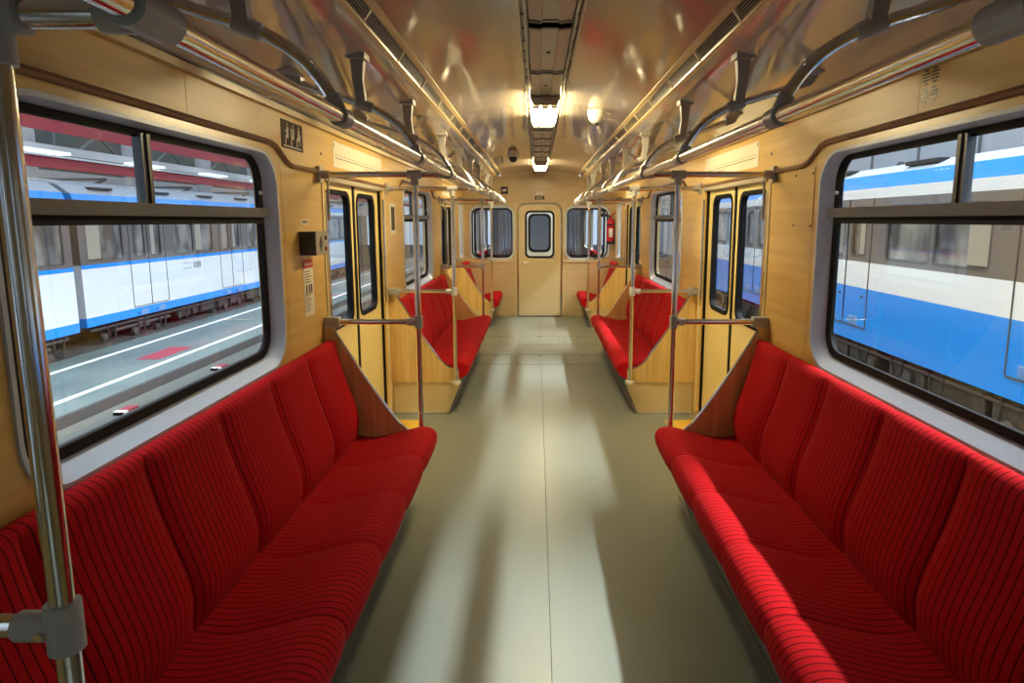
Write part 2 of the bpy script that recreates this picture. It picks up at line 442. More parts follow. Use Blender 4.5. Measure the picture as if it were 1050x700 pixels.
# ---- ceiling: coves, ventilation grilles, centre panels, light channel
ce = empty('ceiling'); tag(ce, 'glossy cream ceiling lining with coved sides and central light channel', 'ceiling', kind='structure')
COVE = catmull([(1.236, 2.134), (1.19, 2.152), (1.08, 2.180), (.95, 2.206), (.80, 2.234), (.72, 2.252), (.672, 2.272)], 3)
CENT = [(.602 - (.602 - .128) * t, 2.335 + .052 * (1 - (1 - t) ** 2)) for t in [i / 10 for i in range(11)]]
for s in (-1, 1):
    js = [YB, -1.4, .8, 3.0, 5.2, 7.4, 9.4, YE]
    for a, c in zip(js, js[1:]):
        b = B(); b.rings([[(p[0], y, p[1]) for p in COVE] for y in (a + .002, c - .002)], closed=False)
        b.rings([[(p[0], y, p[1] + .012) for p in COVE] for y in (a + .002, c - .002)], closed=False)
        b.obj('cove_panel', 'cove_gloss', ce, True, s)
    js = [YB, -1.95, -.15, 1.65, 3.45, 5.25, 7.05, 8.85, YE]
    for a, c in zip(js, js[1:]):
        b = B(); b.rings([[(p[0], y, p[1]) for p in CENT] for y in (a + .0025, c - .0025)], closed=False)
        b.rings([[(p[0], y, p[1] + .012) for p in CENT] for y in (a + .0025, c - .0025)], closed=False)
        b.obj('ceiling_panel', 'ceiling_gloss', ce, True, s)
    # grille
    P0, P1 = Vector((.657, 2.281)), Vector((.624, 2.326))
    b = B(); b.box(.60, .70, YB, YE, 2.36, 2.37); b.box(.665, .675, YB, YE, 2.285, 2.37); b.obj('duct_back', 'dark_groove', ce, side=s)
    b = B(); b.rings([[(p[0], y, p[1]) for p in ((.676, 2.270), (.657, 2.277), (.655, 2.285), (.672, 2.290))] for y in (YB, YE)]); b.obj('grille_edge', 'mould_cream', ce, side=s)
    b = B(); b.rings([[(p[0], y, p[1]) for p in ((.626, 2.320), (.600, 2.328), (.600, 2.340), (.630, 2.340))] for y in (YB, YE)]); b.obj('grille_edge', 'mould_cream', ce, side=s)
    for i in range(1, 6):
        p = P0.lerp(P1, i / 6)
        b = B(); b.box(p.x - .0009, p.x + .0009, YB, YE, p.y - .0009, p.y + .0009); b.obj('grille_slat', 'grille_slat', ce, side=s)
    y = YB + .1
    posts = B()
    mesh0 = None
    k = -10
    while True:
        y = 2.40 + .575 * k; k += 1
        if y < 0.5: continue
        if y > YE - .1: break
        if mesh0 is None:
            b = B(); b.rings([[(P0.x - .001, q, P0.y - .003), (P1.x - .003, q, P1.y), (P1.x + .006, q, P1.y + .004), (P0.x + .008, q, P0.y)] for q in (-.009, .009)])
            o = b.obj('grille_post', 'grille_slat', ce, side=s); mesh0 = o.data
        else:
            o = bpy.data.objects.new('grille_post', mesh0); COL.objects.link(o); o.parent = ce
        o.location = (0, y, 0)
    posts.bm.free()
# channel
b = B(); b.box(-.128, .128, YB, YE, 2.405, 2.42); b.obj('channel_back', 'channel_metal', ce)
for s in (-1, 1):
    B().box(.118, .128, YB, YE, 2.380, 2.405).obj('channel_rail', 'channel_metal', ce, side=s, bevel=.003)
    B().box(.097, .104, YB, YE, 2.380, 2.405).obj('channel_rail', 'brushed', ce, side=s, bevel=.002)
    b = B(); yy = 1.0
    while yy < 10.6:
        b.lathe([(.008, 0), (.006, -.008)], (.110, yy, 2.40), 'Z', 8); yy += .19
    b.obj('channel_bolt', 'bracket_grey', ce, True, s)
def cover(a, c, z=0.0):
    prof = [(-.090, 2.400), (-.084, 2.362 + z), (-.036, 2.356 + z), (-.030, 2.362 + z), (.030, 2.362 + z), (.036, 2.356 + z), (.084, 2.362 + z), (.090, 2.400)]
    b = B(); b.rings([[(p[0], y, p[1]) for p in prof] for y in (a, c)]); o = b.obj('lamp_cover', 'cover_grey', ce)
    for (yy) in (a + .012, c - .012):
        b = B(); b.rings([[(p[0] * 1.03, y, p[1] - .004 if 0 < i < 7 else p[1]) for i, p in enumerate(prof)] for y in (yy - .012, yy + .012)]); b.obj('cover_band', 'transom_metal', o)
    b = B(); b.lathe([(.009, 0), (.007, -.006)], (0, (a + c) / 2, 2.362 + z), 'Z', 10); b.obj('cover_lock', 'black_plastic', o, True)
LAMPS = [(4.22, 5.12), (8.70, 9.55)]
segs = [(-3.5, -1.9), (-1.85, -.2), (-.15, 1.78), (1.84, 2.68), (2.75, 3.54), (3.57, 4.20), (5.16, 5.72), (5.76, 6.32), (6.36, 6.92), (6.96, 7.52), (7.56, 8.12), (8.16, 8.68), (9.59, 10.15), (10.19, 10.85)]
for a, c in segs: cover(a, c)
for i, (a, c) in enumerate(LAMPS):
    t = empty('ceiling_lamp', (0, (a + c) / 2, 2.40))
    tag(t, ('lit warm white lamp in the ceiling channel nearest the viewer', 'lit warm white lamp in the ceiling channel near the end door')[i], 'lamp', 'lit ceiling lamps')
    prof = [(-.094, 2.402), (-.092, 2.345), (-.072, 2.304), (.072, 2.304), (.092, 2.345), (.094, 2.402)]
    b = B(); b.rings([[(p[0], y, p[1]) for p in prof] for y in (a, c)]); df = under(b.obj('diffuser', 'lamp_glass', None), t)
    for yy in (a - .012, c + .004):
        b = B(); b.rings([[(p[0] * 1.02, y, p[1]) for p in prof] for y in (yy, yy + .010)]); under(b.obj('end_cap', 'cover_grey', None), t)
    for xx in (-.058, 0, .058):
        b = B(); b.box(xx - .022, xx + .022, a - .01, a + .06, 2.296, 2.303); b.obj('end_shield', 'cover_grey', df)

# ---- far end wall and rear wall
ew = empty('wall_back'); tag(ew, 'cream and wood end wall of the carriage around the end door', 'wall', kind='structure')
topc = [(1.25, -.02), (1.25, 2.134)] + [(p[0], p[1] + .02) for p in COVE] + [(p[0], p[1] + .03) for p in CENT] + [(0, 2.43)]
outer = topc + [(-p[0], p[1]) for p in topc[::-1][1:]]
EWIN = [(-1.15, -.43), (.43, 1.15)]
holes = [rrect(a, c, .965, 1.825, .13) for a, c in EWIN] + [rrect(-.245, .245, .99, 1.755, .07)]
B().plate(outer, holes, to_xz, YE, YE + .06).obj('end_lining', 'end_wood', ew)
outer2 = [(-1.249, 2.07), (1.249, 2.07), (1.249, 2.13), (.69, 2.272), (.69, 2.278), (-.69, 2.278), (-.69, 2.272), (-1.249, 2.13)]
B().plate(outer2, [], to_xz, YE - .006, YE + .001).obj('upper_panel', 'end_wood', ew)
for s in (-1, 1):
    B().box(.40, 1.245, YE - .03, YE, .915, .955).obj('ledge', 'cream_paint', ew, side=s, bevel=.006)
    B().box(.42, 1.24, YE - .010, YE, .415, .895).obj('end_panel', 'end_wood', ew, side=s, bevel=.003)
    B().box(.42, 1.24, YE - .010, YE, .02, .400).obj('end_panel', 'end_wood', ew, side=s, bevel=.003)
    b = B(); b.box(.425, 1.235, YE - .014, YE - .008, .400, .412); b.obj('panel_strip', 'mould_cream', ew, side=s)
    B().box(.388, .414, YE - .02, YE, 0, 1.90).obj('door_post', 'cream_paint', ew, side=s, bevel=.004)
    WIN_N[0] += 1
    o = empty('window_%d' % WIN_N[0]); tag(o, 'rounded chrome framed window %s of the end door' % SIDE[s], 'window', kind='structure')
    O = rrect(.415, 1.165, .95, 1.84, .145, 8); I = rrect(.452, 1.128, .987, 1.803, .11, 8); I2 = rrect(.470, 1.110, 1.005, 1.785, .10, 8)
    b = B(); b.ring_plate(O, O, to_xz, YE, YE - .016); b.ring_plate(O, I, to_xz, YE - .016, YE - .010); b.ring_plate(I, I, to_xz, YE - .010, YE + .05); b.obj('window_frame', 'frame_silver', o, True, s)
    b = B(); b.ring_plate(I, I, to_xz, YE - .014, YE - .002); b.ring_plate(I, I2, to_xz, YE - .014, YE - .010); b.ring_plate(I2, I2, to_xz, YE - .010, YE + .04); b.obj('rubber_gasket', 'rubber', o, True, s)
    B().box(.46, 1.12, YE + .02, YE + .024, 1.0, 1.79).obj('pane', 'end_glass', o, side=s)
DN[0] += 1
o = empty('door_%d' % DN[0]); tag(o, 'cream end door with small rounded window at the far wall', 'door', kind='structure')
DO = rrect(-.345, .345, .012, 1.855, .12, 8)
DO = [(x, max(z, .012)) for x, z in DO]
lo = [(-.345, .012), (.345, .012)] + [(x, z) for x, z in rrect(-.345, .345, .012, 1.855, .13, 8) if z > 1]
G = rrect(-.245, .245, .982, 1.762, .085, 6); G1 = rrect(-.212, .212, 1.015, 1.729, .06, 6)
lf = B().plate(lo, [G], to_xz, YE - .03, YE - .004).obj('door_leaf', 'cream_paint', o)
b = B(); b.ring_plate(G, G, to_xz, YE - .004, YE - .038); b.ring_plate(G, G1, to_xz, YE - .038, YE - .034); b.ring_plate(G1, G1, to_xz, YE - .034, YE); b.obj('window_gasket', 'rubber', lf, True)
B().box(-.22, .22, YE - .018, YE - .014, 1.01, 1.735).obj('window_pane', 'pane_glass', lf)
fr = [(-.362, YE - .022, .0), (-.362, YE - .022, 1.74)] + [(-.232 - .13 * math.cos(t), YE - .022, 1.74 + .13 * math.sin(t)) for t in [math.pi / 2 * q / 8 for q in range(1, 9)]]
fr = fr + [(-x, y, z) for x, y, z in fr[::-1]]
b = B(); b.tube(fr, .014, 8); b.obj('door_surround', 'chrome', o, True)
b = B(); b.tube([(-.285, YE - .03, .905), (-.285, YE - .065, .905), (-.19, YE - .065, .905)], .008, 8); b.lathe([(.02, 0), (.02, -.006)], (-.285, YE - .03, .905), 'Y', 12); b.obj('door_handle', 'chrome', lf, True)
b = B(); b.lathe([(.013, 0), (.013, -.006)], (-.285, YE - .03, .84), 'Y', 10); b.obj('lock', 'bracket_grey', lf, True)
for z in (.3, 1.5):
    b = B(); b.tube([(.35, YE - .035, z - .05), (.35, YE - .035, z + .05)], .009, 8); b.obj('hinge', 'bracket_grey', lf, True)
B().box(-.345, .345, YE - .05, YE - .002, 0, .010).obj('door_sill', 'rubber', o)
rw = empty('wall_front'); tag(rw, 'plain wood wall closing the carriage behind the viewer', 'wall', kind='structure')
B().plate(outer, [], to_xz, YB - .06, YB).obj('end_lining', 'end_wood', rw)

# ------------------------------------------------------------------ benches
SEATP = [(1.085, .385), (.98, .378), (.855, .404), (.76, .430), (.70, .441), (.652, .432), (.624, .405), (.620, .365), (.642, .318), (.70, .300)]
BACKP = [(1.085, .355), (1.062, .42), (1.054, .49), (1.068, .57), (1.108, .69), (1.138, .79), (1.156, .865), (1.168, .912), (1.190, .936), (1.215, .940), (1.236, .930)]
def cushion(P, back_pts, ya, yb, name, parent, s, k=3, dip=.013):
    C = catmull(P, k); n = len(C); N = 16
    nor = []
    for i in range(n):
        t = (C[min(i + 1, n - 1)] - C[max(i - 1, 0)]).normalized(); nor.append(Vector((t.y, -t.x)))
    rings = []
    for j in range(N + 1):
        u = j / N; y = ya + (yb - ya) * u
        v = abs(2 * u - 1); d = -dip * (v ** 7) + .004 * (1 - v * v)
        rg = []
        for i in range(n):
            e = min(1, i / 3, max(0.12, (n - 1 - i) / 3 - (2.2 if NSIGN < 0 else 0))) if n > 6 else 1
            p = C[i] + NSIGN * nor[i] * d * e
            rg.append((p.x, y, p.y))
        rg += [(q[0], y, q[1]) for q in back_pts]
        rings.append(rg)
    b = B(); b.rings(rings); return b.obj(name, 'plush', parent, True, s)
PANEL = [(W - .003, .275), (W - .003, 1.005), (1.175, 1.005), (1.195, .99), (1.04, .735), (.918, .550), (.87, .482), (.829, .435), (.79, .405), (.757, .390), (.71, .383), (.70, .365), (.70, .275)]
NSIGN = 1
def bench(s, y0, y1, nseat, label, ends):
    t = empty('bench_seat', (s * .95, (y0 + y1) / 2, 0))
    tag(t, label, 'bench', 'red upholstered benches along the carriage walls')
    a0, a1 = y0 + (.02 if ends[0] else 0), y1 - (.02 if ends[1] else 0)
    w = (a1 - a0) / nseat
    global NSIGN
    for i in range(nseat):
        ya, yb = a0 + w * i + .001, a0 + w * (i + 1) - .001
        NSIGN = 1; under(cushion(SEATP, [(1.06, .300)], ya, yb, 'seat_cushion', None, s, dip=.007), t)
        NSIGN = -1; under(cushion(BACKP, [(1.236, .355)], ya, yb, 'back_cushion', None, s, dip=.020), t)
        NSIGN = 1
    b = B(); b.box(1.215, W - .002, a0, a1, .86, .915); under(b.obj('back_board', 'plush', None, side=s), t)
    # base box under the seat, front leaning out over the aisle
    k0, k1 = y0 + .012, y1 - .012
    b = B(); b.rings([[(.795, y, .0), (.685, y, .275), (W - .005, y, .275), (W - .005, y, .0)] for y in (k0, k1)]); under(b.obj('base_side', 'cream_paint', None, side=s), t)
    b = B(); b.rings([[(.791, y, .004), (.682, y, .274), (.676, y, .274), (.784, y, .004)] for y in (k0 + .28, k1 - .28)]); under(b.obj('kick_plate', 'kick_grey', None, side=s), t)
    b = B(); b.box(.775, .797, k0, k1, .0, .022); under(b.obj('floor_strip', 'brushed', None, side=s, bevel=.003), t)
    b = B(); b.box(.66, 1.06, a0, a1, .276, .300); under(b.obj('seat_frame', 'kick_grey', None, side=s), t)
    for q, yy in ((0, y0), (1, y1)):
        if not ends[q]: continue
        ya, yb = (yy, yy + .018) if q == 0 else (yy - .018, yy)
        ep = under(B().plate(PANEL, [], to_xz, ya, yb).obj('end_panel', 'panel_wood', None, side=s), t)
        b = B(); b.tube([(p[0] - .002, (ya + yb) / 2, p[1] + .002) for p in catmull(PANEL[3:12], 3)], .0095, 8); b.obj('panel_edging', 'chrome', ep, True, s)
        b = B(); b.box(.795, W - .01, ya - .004, yb + .004, .0, .016); under(b.obj('foot_strip', 'bracket_grey', None, side=s), t)
        b = B(); b.box(.685, .76, ya - .012, yb + .008, .262, .288); under(b.obj('foot_bracket', 'white_plastic', None, side=s, bevel=.004), t)
BEN = [(.863, 3.63), (5.28, 8.11)]
for s in (-1, 1):
    sd = SIDE[s]
    bench(s, *BEN[0], 6, 'long red pinstriped bench in the foreground along the %s wall' % sd, (True, True))
    bench(s, *BEN[1], 6, 'red pinstriped bench between the two doors on the %s wall' % sd, (True, True))
    bench(s, 9.76, YE - .012, 2, 'short red bench against the far end wall on the %s' % sd, (True, False))

# ------------------------------------------------------------------ grab poles with arm bar and top bar
PX = .72; RP = .0165; RAILX, RAILZ = .53, 1.848
def tee(b, c, axis_pts, r):
    b.tube(axis_pts, r, 14)
def pole(s, y, label):
    t = empty('grab_pole', (s * PX, y, .285)); tag(t, label, 'pole', 'chrome grab poles at the bench ends')
    U = lambda b, n, m: under(b.obj(n, m, None, True, s), t)
    b = B(); b.tube([(PX, y, .275), (PX, y, 1.845)], RP, 16); U(b, 'upright', 'chrome')
    b = B(); b.tube([(PX, y, 1.035), (1.225, y, 1.035)], RP, 16); U(b, 'arm_bar', 'chrome')
    b = B(); b.tube([(RAILX + .02, y, 1.848), (1.235, y, 1.848)], RP, 16); U(b, 'top_bar', 'chrome')
    b = B(); b.tube([(PX, y, 1.000), (PX, y, 1.070)], .0235, 16); b.tube([(PX + .01, y, 1.035), (PX + .062, y, 1.035), (PX + .066, y, 1.035)], [.0215, .0215, .019], 16); tf = U(b, 'tee_fitting', 'fitting_grey')
    b = B(); b.lathe([(.006, 0), (.006, .004)], (0, 0, 0), 'Z', 8)
    for v in b.bm.verts: v.co = Vector((PX + .018 + v.co.x, y - .0235 - v.co.z, 1.035 + v.co.y))
    b.obj('set_screw', 'chrome', tf, True, s)
    b = B(); b.tube([(PX, y, 1.79), (PX, y, 1.845)], .0225, 16); b.tube([(PX - .04, y, 1.848), (PX + .04, y, 1.848)], .0235, 16); U(b, 'tee_fitting', 'fitting_grey')
    b = B(); b.tube([(1.185, y, 1.848), (1.232, y, 1.848)], .023, 14); b.box(1.228, W - .001, y - .03, y + .03, 1.805, 1.891); U(b, 'wall_socket', 'fitting_grey')
    b = B(); b.box(1.165, W - .004, y - .026, y + .026, 1.007, 1.062); U(b, 'wall_socket', 'fitting_grey')
    b = B(); b.tube([(PX, y, .262), (PX, y, .292)], .024, 14); U(b, 'floor_socket', 'white_plastic')
for s in (-1, 1):
    sd = SIDE[s]
    pole(s, .845, 'nearest chrome grab pole at the %s edge of the view' % sd if s < 0 else 'near chrome grab pole at the near end of the right foreground bench')
    pole(s, 3.648, 'chrome grab pole at the far end of the %s foreground bench' % sd)
    pole(s, 5.262, 'chrome grab pole at the door end of the middle %s bench' % sd)
    pole(s, 8.128, 'chrome grab pole at the far end of the middle %s bench' % sd)
    pole(s, 9.742, 'chrome grab pole at the short end bench on the %s' % sd)
# ------------------------------------------------------------------ overhead handrails with bent supports
def rail(s):
    t = empty('overhead_handrail', (s * RAILX, 4.0, RAILZ)); tag(t, 'long chrome overhead handrail along the %s side with bent supports' % SIDE[s], 'handrail', 'overhead handrails')
    U = lambda b, n, m, p=None: under(b.obj(n, m, None, True, s), t)
    b = B(); b.tube([(RAILX, -.6, RAILZ), (RAILX, 10.55, RAILZ)], .0185, 16); U(b, 'rail', 'chrome')
    for y in (.845, 3.648, 5.262, 8.128, 9.742):
        b = B(); b.tube([(RAILX, y - .045, RAILZ), (RAILX, y + .045, RAILZ)], .0255, 16); b.tube([(RAILX + .005, y, RAILZ), (RAILX + .055, y, RAILZ)], .0225, 14); U(b, 'rail_fitting', 'fitting_grey')
    for y in (1.65, 2.72, 3.74, 5.06, 6.15, 7.2, 8.2, 9.55, 10.4):
        P = [(1.05, 2.158), (1.0, 2.140), (.90, 2.105), (.80, 2.076), (.735, 2.054), (.67, 2.022), (.615, 1.982), (.575, 1.935), (.545, 1.885), (RAILX, RAILZ)]
        b = B(); b.tube([(p.x, y, p.y) for p in catmull(P, 3)], .0155, 12); U(b, 'support_tube', 'chrome')
        b = B(); b.tube([(RAILX, y - .03, RAILZ), (RAILX, y + .03, RAILZ)], .0245, 14); b.tube([(RAILX + .002, y, RAILZ), (RAILX + .022, y, RAILZ + .05)], .021, 12); U(b, 'rail_fitting', 'fitting_grey')
        b = B(); b.rings([[(1.075, y - .05, 2.178), (1.075, y + .05, 2.178), (1.01, y + .05, 2.192), (1.01, y - .05, 2.192)], [(1.06, y - .024, 2.168), (1.06, y + .024, 2.168), (.985, y + .024, 2.160), (.985, y - .024, 2.160)], [(1.035, y - .02, 2.13), (1.035, y + .02, 2.13), (.99, y + .02, 2.115), (.99, y - .02, 2.115)]]); U(b, 'foot_bracket', 'bracket_grey')
        b = B(); b.rings([[(.79, y - .022, 2.233), (.79, y + .022, 2.233), (.735, y + .022, 2.246), (.735, y - .022, 2.246)], [(.785, y - .012, 2.15), (.785, y + .012, 2.15), (.745, y + .012, 2.15), (.745, y - .012, 2.15)], [(.772, y - .02, 2.075), (.772, y + .02, 2.075), (.735, y + .02, 2.065), (.735, y - .02, 2.065)]])
        b.box(.725, .80, y - .05, y + .03, 2.226, 2.250); b.tube([(.775, y, 2.068), (.712, y, 2.043)], .0215, 12); U(b, 'hanger', 'bracket_grey')
for s in (-1, 1): rail(s)

# ------------------------------------------------------------------ small fittings
# intercom box, leaflet and sticker on the left wall, signs and line maps
t = empty('intercom_box', (-W, 3.40, 1.43)); tag(t, 'grey metal emergency intercom box on the left wall beside the door', 'intercom')
b = B(); b.box(-W, -W + .085, 3.315, 3.50, 1.425, 1.545); under(b.obj('housing', 'box_grey', None, bevel=.003), t)
b = B(); b.box(-W + .003, -W + .083, 3.311, 3.316, 1.427, 1.543); under(b.obj('side_plate', 'box_dark', None), t)
b = B(); b.box(-W + .012, -W + .072, 3.3085, 3.3115, 1.505, 1.518); under(b.obj('slot', 'black_plastic', None), t)
b = B(); b.plate([(3.365, 1.483), (3.39, 1.520), (3.415, 1.483), (3.39, 1.446)], [], to_yz, -W + .085, -W + .0875); under(b.obj('speaker_grille', 'box_dark', None), t)
for zz in (1.51, 1.455):
    b = B(); b.lathe([(.011, 0), (.011, .006)], (-W + .085, 3.465, zz), 'X', 12); under(b.obj('button', 'box_dark' if zz > 1.5 else 'paper_red', None, True), t)
t = empty('instruction_leaflet', (-W, 3.42, 1.11)); tag(t, 'narrow white instruction leaflet with red heading under the intercom box', 'notice')
b = B(); b.box(-W, -W + .002, 3.345, 3.49, 1.105, 1.40); under(b.obj('sheet', 'paper', None), t)
b = B(); b.box(-W + .002, -W + .003, 3.345, 3.49, 1.355, 1.40); under(b.obj('heading', 'paper_red', None), t)
b = B()
for i in range(16):
    z = 1.335 - i * .0135
    if 5 <= i <= 8: continue
    b.box(-W + .002, -W + .0028, 3.358, 3.358 + random.uniform(.06, .115), z, z + .004)
for yy in (3.372, 3.412, 3.445):
    b.box(-W + .002, -W + .0028, yy, yy + .02, 1.222, 1.268)
under(b.obj('print', 'ink', None), t)
b = B()
for i in range(12): b.box(-W + .003, -W + .0035, 3.36 + i * .009, 3.365 + i * .009, 1.368, 1.382)
under(b.obj('heading_print', 'sign_white', None), t)
t = tag(B().box(-W, -W + .0015, 3.36, 3.46, 1.580, 1.605).obj('small_sticker', 'paper'), 'small white sticker above the intercom box on left wall', 'sticker')
b = B()
for i in range(6): b.box(-W + .0015, -W + .0022, 3.372 + i * .013, 3.381 + i * .013, 1.586, 1.599)
b.obj('print', 'ink', t)
# priority seat sign
t = empty('priority_seat_sign', (-W, 3.29, 1.94)); tag(t, 'brown sign with three white figures on the left header', 'sign')
b = B(); b.box(-W, -W + .003, 3.155, 3.435, 1.942, 2.072); under(b.obj('plate', 'sign_brown', None), t)
def figure(yc, k):
    b = B(); x0, x1 = -W + .003, -W + .0045; z = 1.972
    P = lambda pts: b.plate([(yc + p[0], z + p[1]) for p in pts], [], to_yz, x0, x1)
    P([(.006 * math.cos(a) + .004, .082 + .0075 * math.sin(a)) for a in [2 * math.pi * q / 10 for q in range(10)]])
    P([(-.008, .028), (.010, .028), (.014, .070), (-.004, .072)])
    P([(-.026, .020), (.010, .018), (.011, .031), (-.022, .033)])
    P([(-.030, -.012), (-.020, -.012), (-.016, .024), (-.026, .024)])
    if k == 0: P([(-.024, .045), (-.002, .040), (-.002, .052), (-.022, .056)])
    if k == 1: P([(-.034, .030), (-.028, .030), (-.018, .068), (-.024, .068)])
    if k == 2: P([(.016, -.004), (.022, -.004), (.024, .052), (.018, .052)])
    under(b.obj('pictogram', 'sign_white', None), t)
for k, yc in enumerate((3.225, 3.30, 3.375)): figure(yc, k)
b = B(); y = 3.175
while y < 3.41:
    w_ = random.uniform(.005, .011); b.box(-W + .003, -W + .0042, y, y + w_, 1.948, 1.956); y += w_ + .004
under(b.obj('caption', 'sign_white', None), t)
# line maps over the doors
for s in (-1, 1):
    for k, (y0, y1) in enumerate(((3.94, 5.16), (8.42, 9.64))):
        t = empty('line_map', (s * W, (y0 + y1) / 2, 1.93))
        tag(t, 'cream paper metro line map strip over the %s %s door' % (('nearest', 'far')[k], SIDE[s]), 'map', 'line maps above the doors')
        under(B().box(W - .002, W, y0, y1, 1.915, 2.062).obj('sheet', 'paper', None, side=s), t)
        b = B(); b.box(W - .003, W - .002, y0 + .05, y1 - .05, 1.966, 1.970); under(b.obj('route_line', 'ink', None, side=s), t)
        b = B()
        for i in range(20):
            yy = y0 + .06 + (y1 - y0 - .12) * i / 19
            b.box(W - .003, W - .002, yy - .006, yy + .006, 1.982, 1.989)
        for i in range(7):
            yy = y0 + .70 + .03 * i * (1 if s < 0 else 1); b.box(W - .003, W - .002, yy, yy + .004, 1.94 - .003 * (i % 3), 1.958)
        b.box(W - .003, W - .002, y0 + .02, y0 + .028, 2.03, 2.052); under(b.obj('station_tick', 'ink', None, side=s), t)
# framed notice on the left wall past the door
t = empty('framed_notice', (-W, 5.48, 1.5)); tag(t, 'small brown notice in a pale frame beyond the first left door', 'notice')
b = B(); b.box(-W, -W + .006, 5.39, 5.575, 1.49, 1.74); under(b.obj('frame', 'white_plastic', None, bevel=.002), t)
b = B(); b.box(-W + .006, -W + .007, 5.42, 5.545, 1.52, 1.71); under(b.obj('sheet', 'sign_brown', None), t)
# end wall signs
t = empty('guide_dog_sign', (-.58, YE, 2.02)); tag(t, 'small dark square pictogram sign high on the end wall, left of door', 'sign')
b = B(); b.box(-.64, -.52, YE - .010, YE - .006, 2.03, 2.15); under(b.obj('plate', 'sign_violet', None), t)
b = B(); b.plate([(-.615, 2.105), (-.56, 2.105), (-.545, 2.12), (-.545, 2.09), (-.56, 2.085), (-.57, 2.06), (-.58, 2.085), (-.60, 2.085), (-.61, 2.06), (-.618, 2.06), (-.61, 2.09), (-.625, 2.135)], [], to_xz, YE - .0115, YE - .010); under(b.obj('pictogram', 'sign_white', None), t)
t = empty('number_plate', (0, YE, 1.94)); tag(t, 'tiny dark number plate above the end door', 'sign')
b = B(); b.box(-.082, .078, YE - .008, YE, 1.942, 1.998); under(b.obj('plate', 'sign_violet', None), t)
b = B()
for xx in (-.05, -.012, .022): b.box(xx, xx + .014, YE - .010, YE - .008, 1.955, 1.986)
under(b.obj('character', 'sign_white', None), t)
t = empty('button_plate', (0, YE, 2.03)); tag(t, 'small pale oval plate above the dark number plate', 'plate')
b = B(); b.plate(rrect(-.06, .056, 2.022, 2.066, .02), [], to_xz, YE - .012, YE - .006); under(b.obj('plate', 'white_plastic', None), t)
b = B(); b.lathe([(.010, 0), (.008, -.006)], (-.002, YE - .012, 2.044), 'Y', 12); under(b.obj('button', 'box_grey', None, True), t)
# ceiling dome detector and cctv dome
t = empty('smoke_detector', (.37, 4.80, 2.37)); tag(t, 'round cream dome detector on the ceiling right of the lamp', 'detector')
zc = 2.365
b = B(); b.lathe([(.062, zc + .005), (.062, zc - .02), (.058, zc - .024)], (.37, 4.80, 0), 'Z', 24); under(b.obj('base', 'white_plastic', None, True), t)
b = B(); b.lathe([(.058, zc - .024), (.055, zc - .05), (.042, zc - .07), (.022, zc - .082)], (.37, 4.80, 0), 'Z', 24); under(b.obj('dome', 'white_plastic', None, True), t)
b = B(); b.lathe([(.022, zc - .082), (.020, zc - .094), (.010, zc - .098)], (.37, 4.80, 0), 'Z', 16); under(b.obj('sensor', 'black_plastic', None, True), t)
t = empty('dome_camera', (-.33, 7.97, 2.37)); tag(t, 'small dark dome camera on the ceiling left of the channel', 'camera')
b = B(); b.lathe([(.07, zc + .01), (.07, zc - .015), (.06, zc - .022)], (-.33, 7.97, 0), 'Z', 20); under(b.obj('base', 'white_plastic', None, True), t)
b = B(); b.lathe([(.052, zc - .022), (.048, zc - .05), (.03, zc - .075), (.01, zc - .084)], (-.33, 7.97, 0), 'Z', 20); under(b.obj('dome', 'black_plastic', None, True), t)
# fire extinguisher
t = empty('fire_extinguisher', (1.165, 10.87, 1.21)); tag(t, 'red fire extinguisher with black horn mounted right of the end window', 'extinguisher')
cx, cy = 1.165, 10.87
b = B(); b.lathe([(.055, 1.235), (.066, 1.25), (.066, 1.56), (.058, 1.60), (.030, 1.63), (.022, 1.64)], (cx, cy, 0), 'Z', 24); under(b.obj('cylinder', 'ext_red', None, True), t)
b = B(); b.lathe([(.05, 1.215), (.069, 1.222), (.069, 1.26), (.06, 1.262)], (cx, cy, 0), 'Z', 24); under(b.obj('base_ring', 'black_plastic', None, True), t)
b = B(); b.lathe([(.068, 1.515), (.070, 1.517), (.070, 1.54), (.068, 1.542)], (cx, cy, 0), 'Z', 24); b.box(cx - .02, cx + .02, cy + .06, cy + .079, 1.51, 1.545); under(b.obj('strap', 'black_plastic', None, True), t)
b = B(); b.lathe([(.0668, 1.33), (.0672, 1.331), (.0672, 1.47), (.0668, 1.471)], (cx, cy, 0), 'Z', 24)
bm = b.bm; bmesh.ops.delete(bm, geom=[v for v in bm.verts if v.co.y > cy - .035 or abs(v.co.x - cx) > .04], context='VERTS'); under(b.obj('label', 'sign_white', None, True), t)
b = B(); b.tube([(cx, cy, 1.64), (cx, cy, 1.675)], .02, 12); b.tube([(cx, cy, 1.67), (cx + .05, cy - .01, 1.72), (cx + .085, cy - .01, 1.735)], .009, 8); under(b.obj('valve', 'ext_red', None, True), t)
b = B(); b.tube([(cx, cy, 1.665), (cx - .06, cy - .02, 1.685), (cx - .09, cy - .02, 1.685), (cx - .20, cy - .02, 1.69)], [.012, .016, .024, .042], 12); under(b.obj('horn', 'black_plastic', None, True), t)

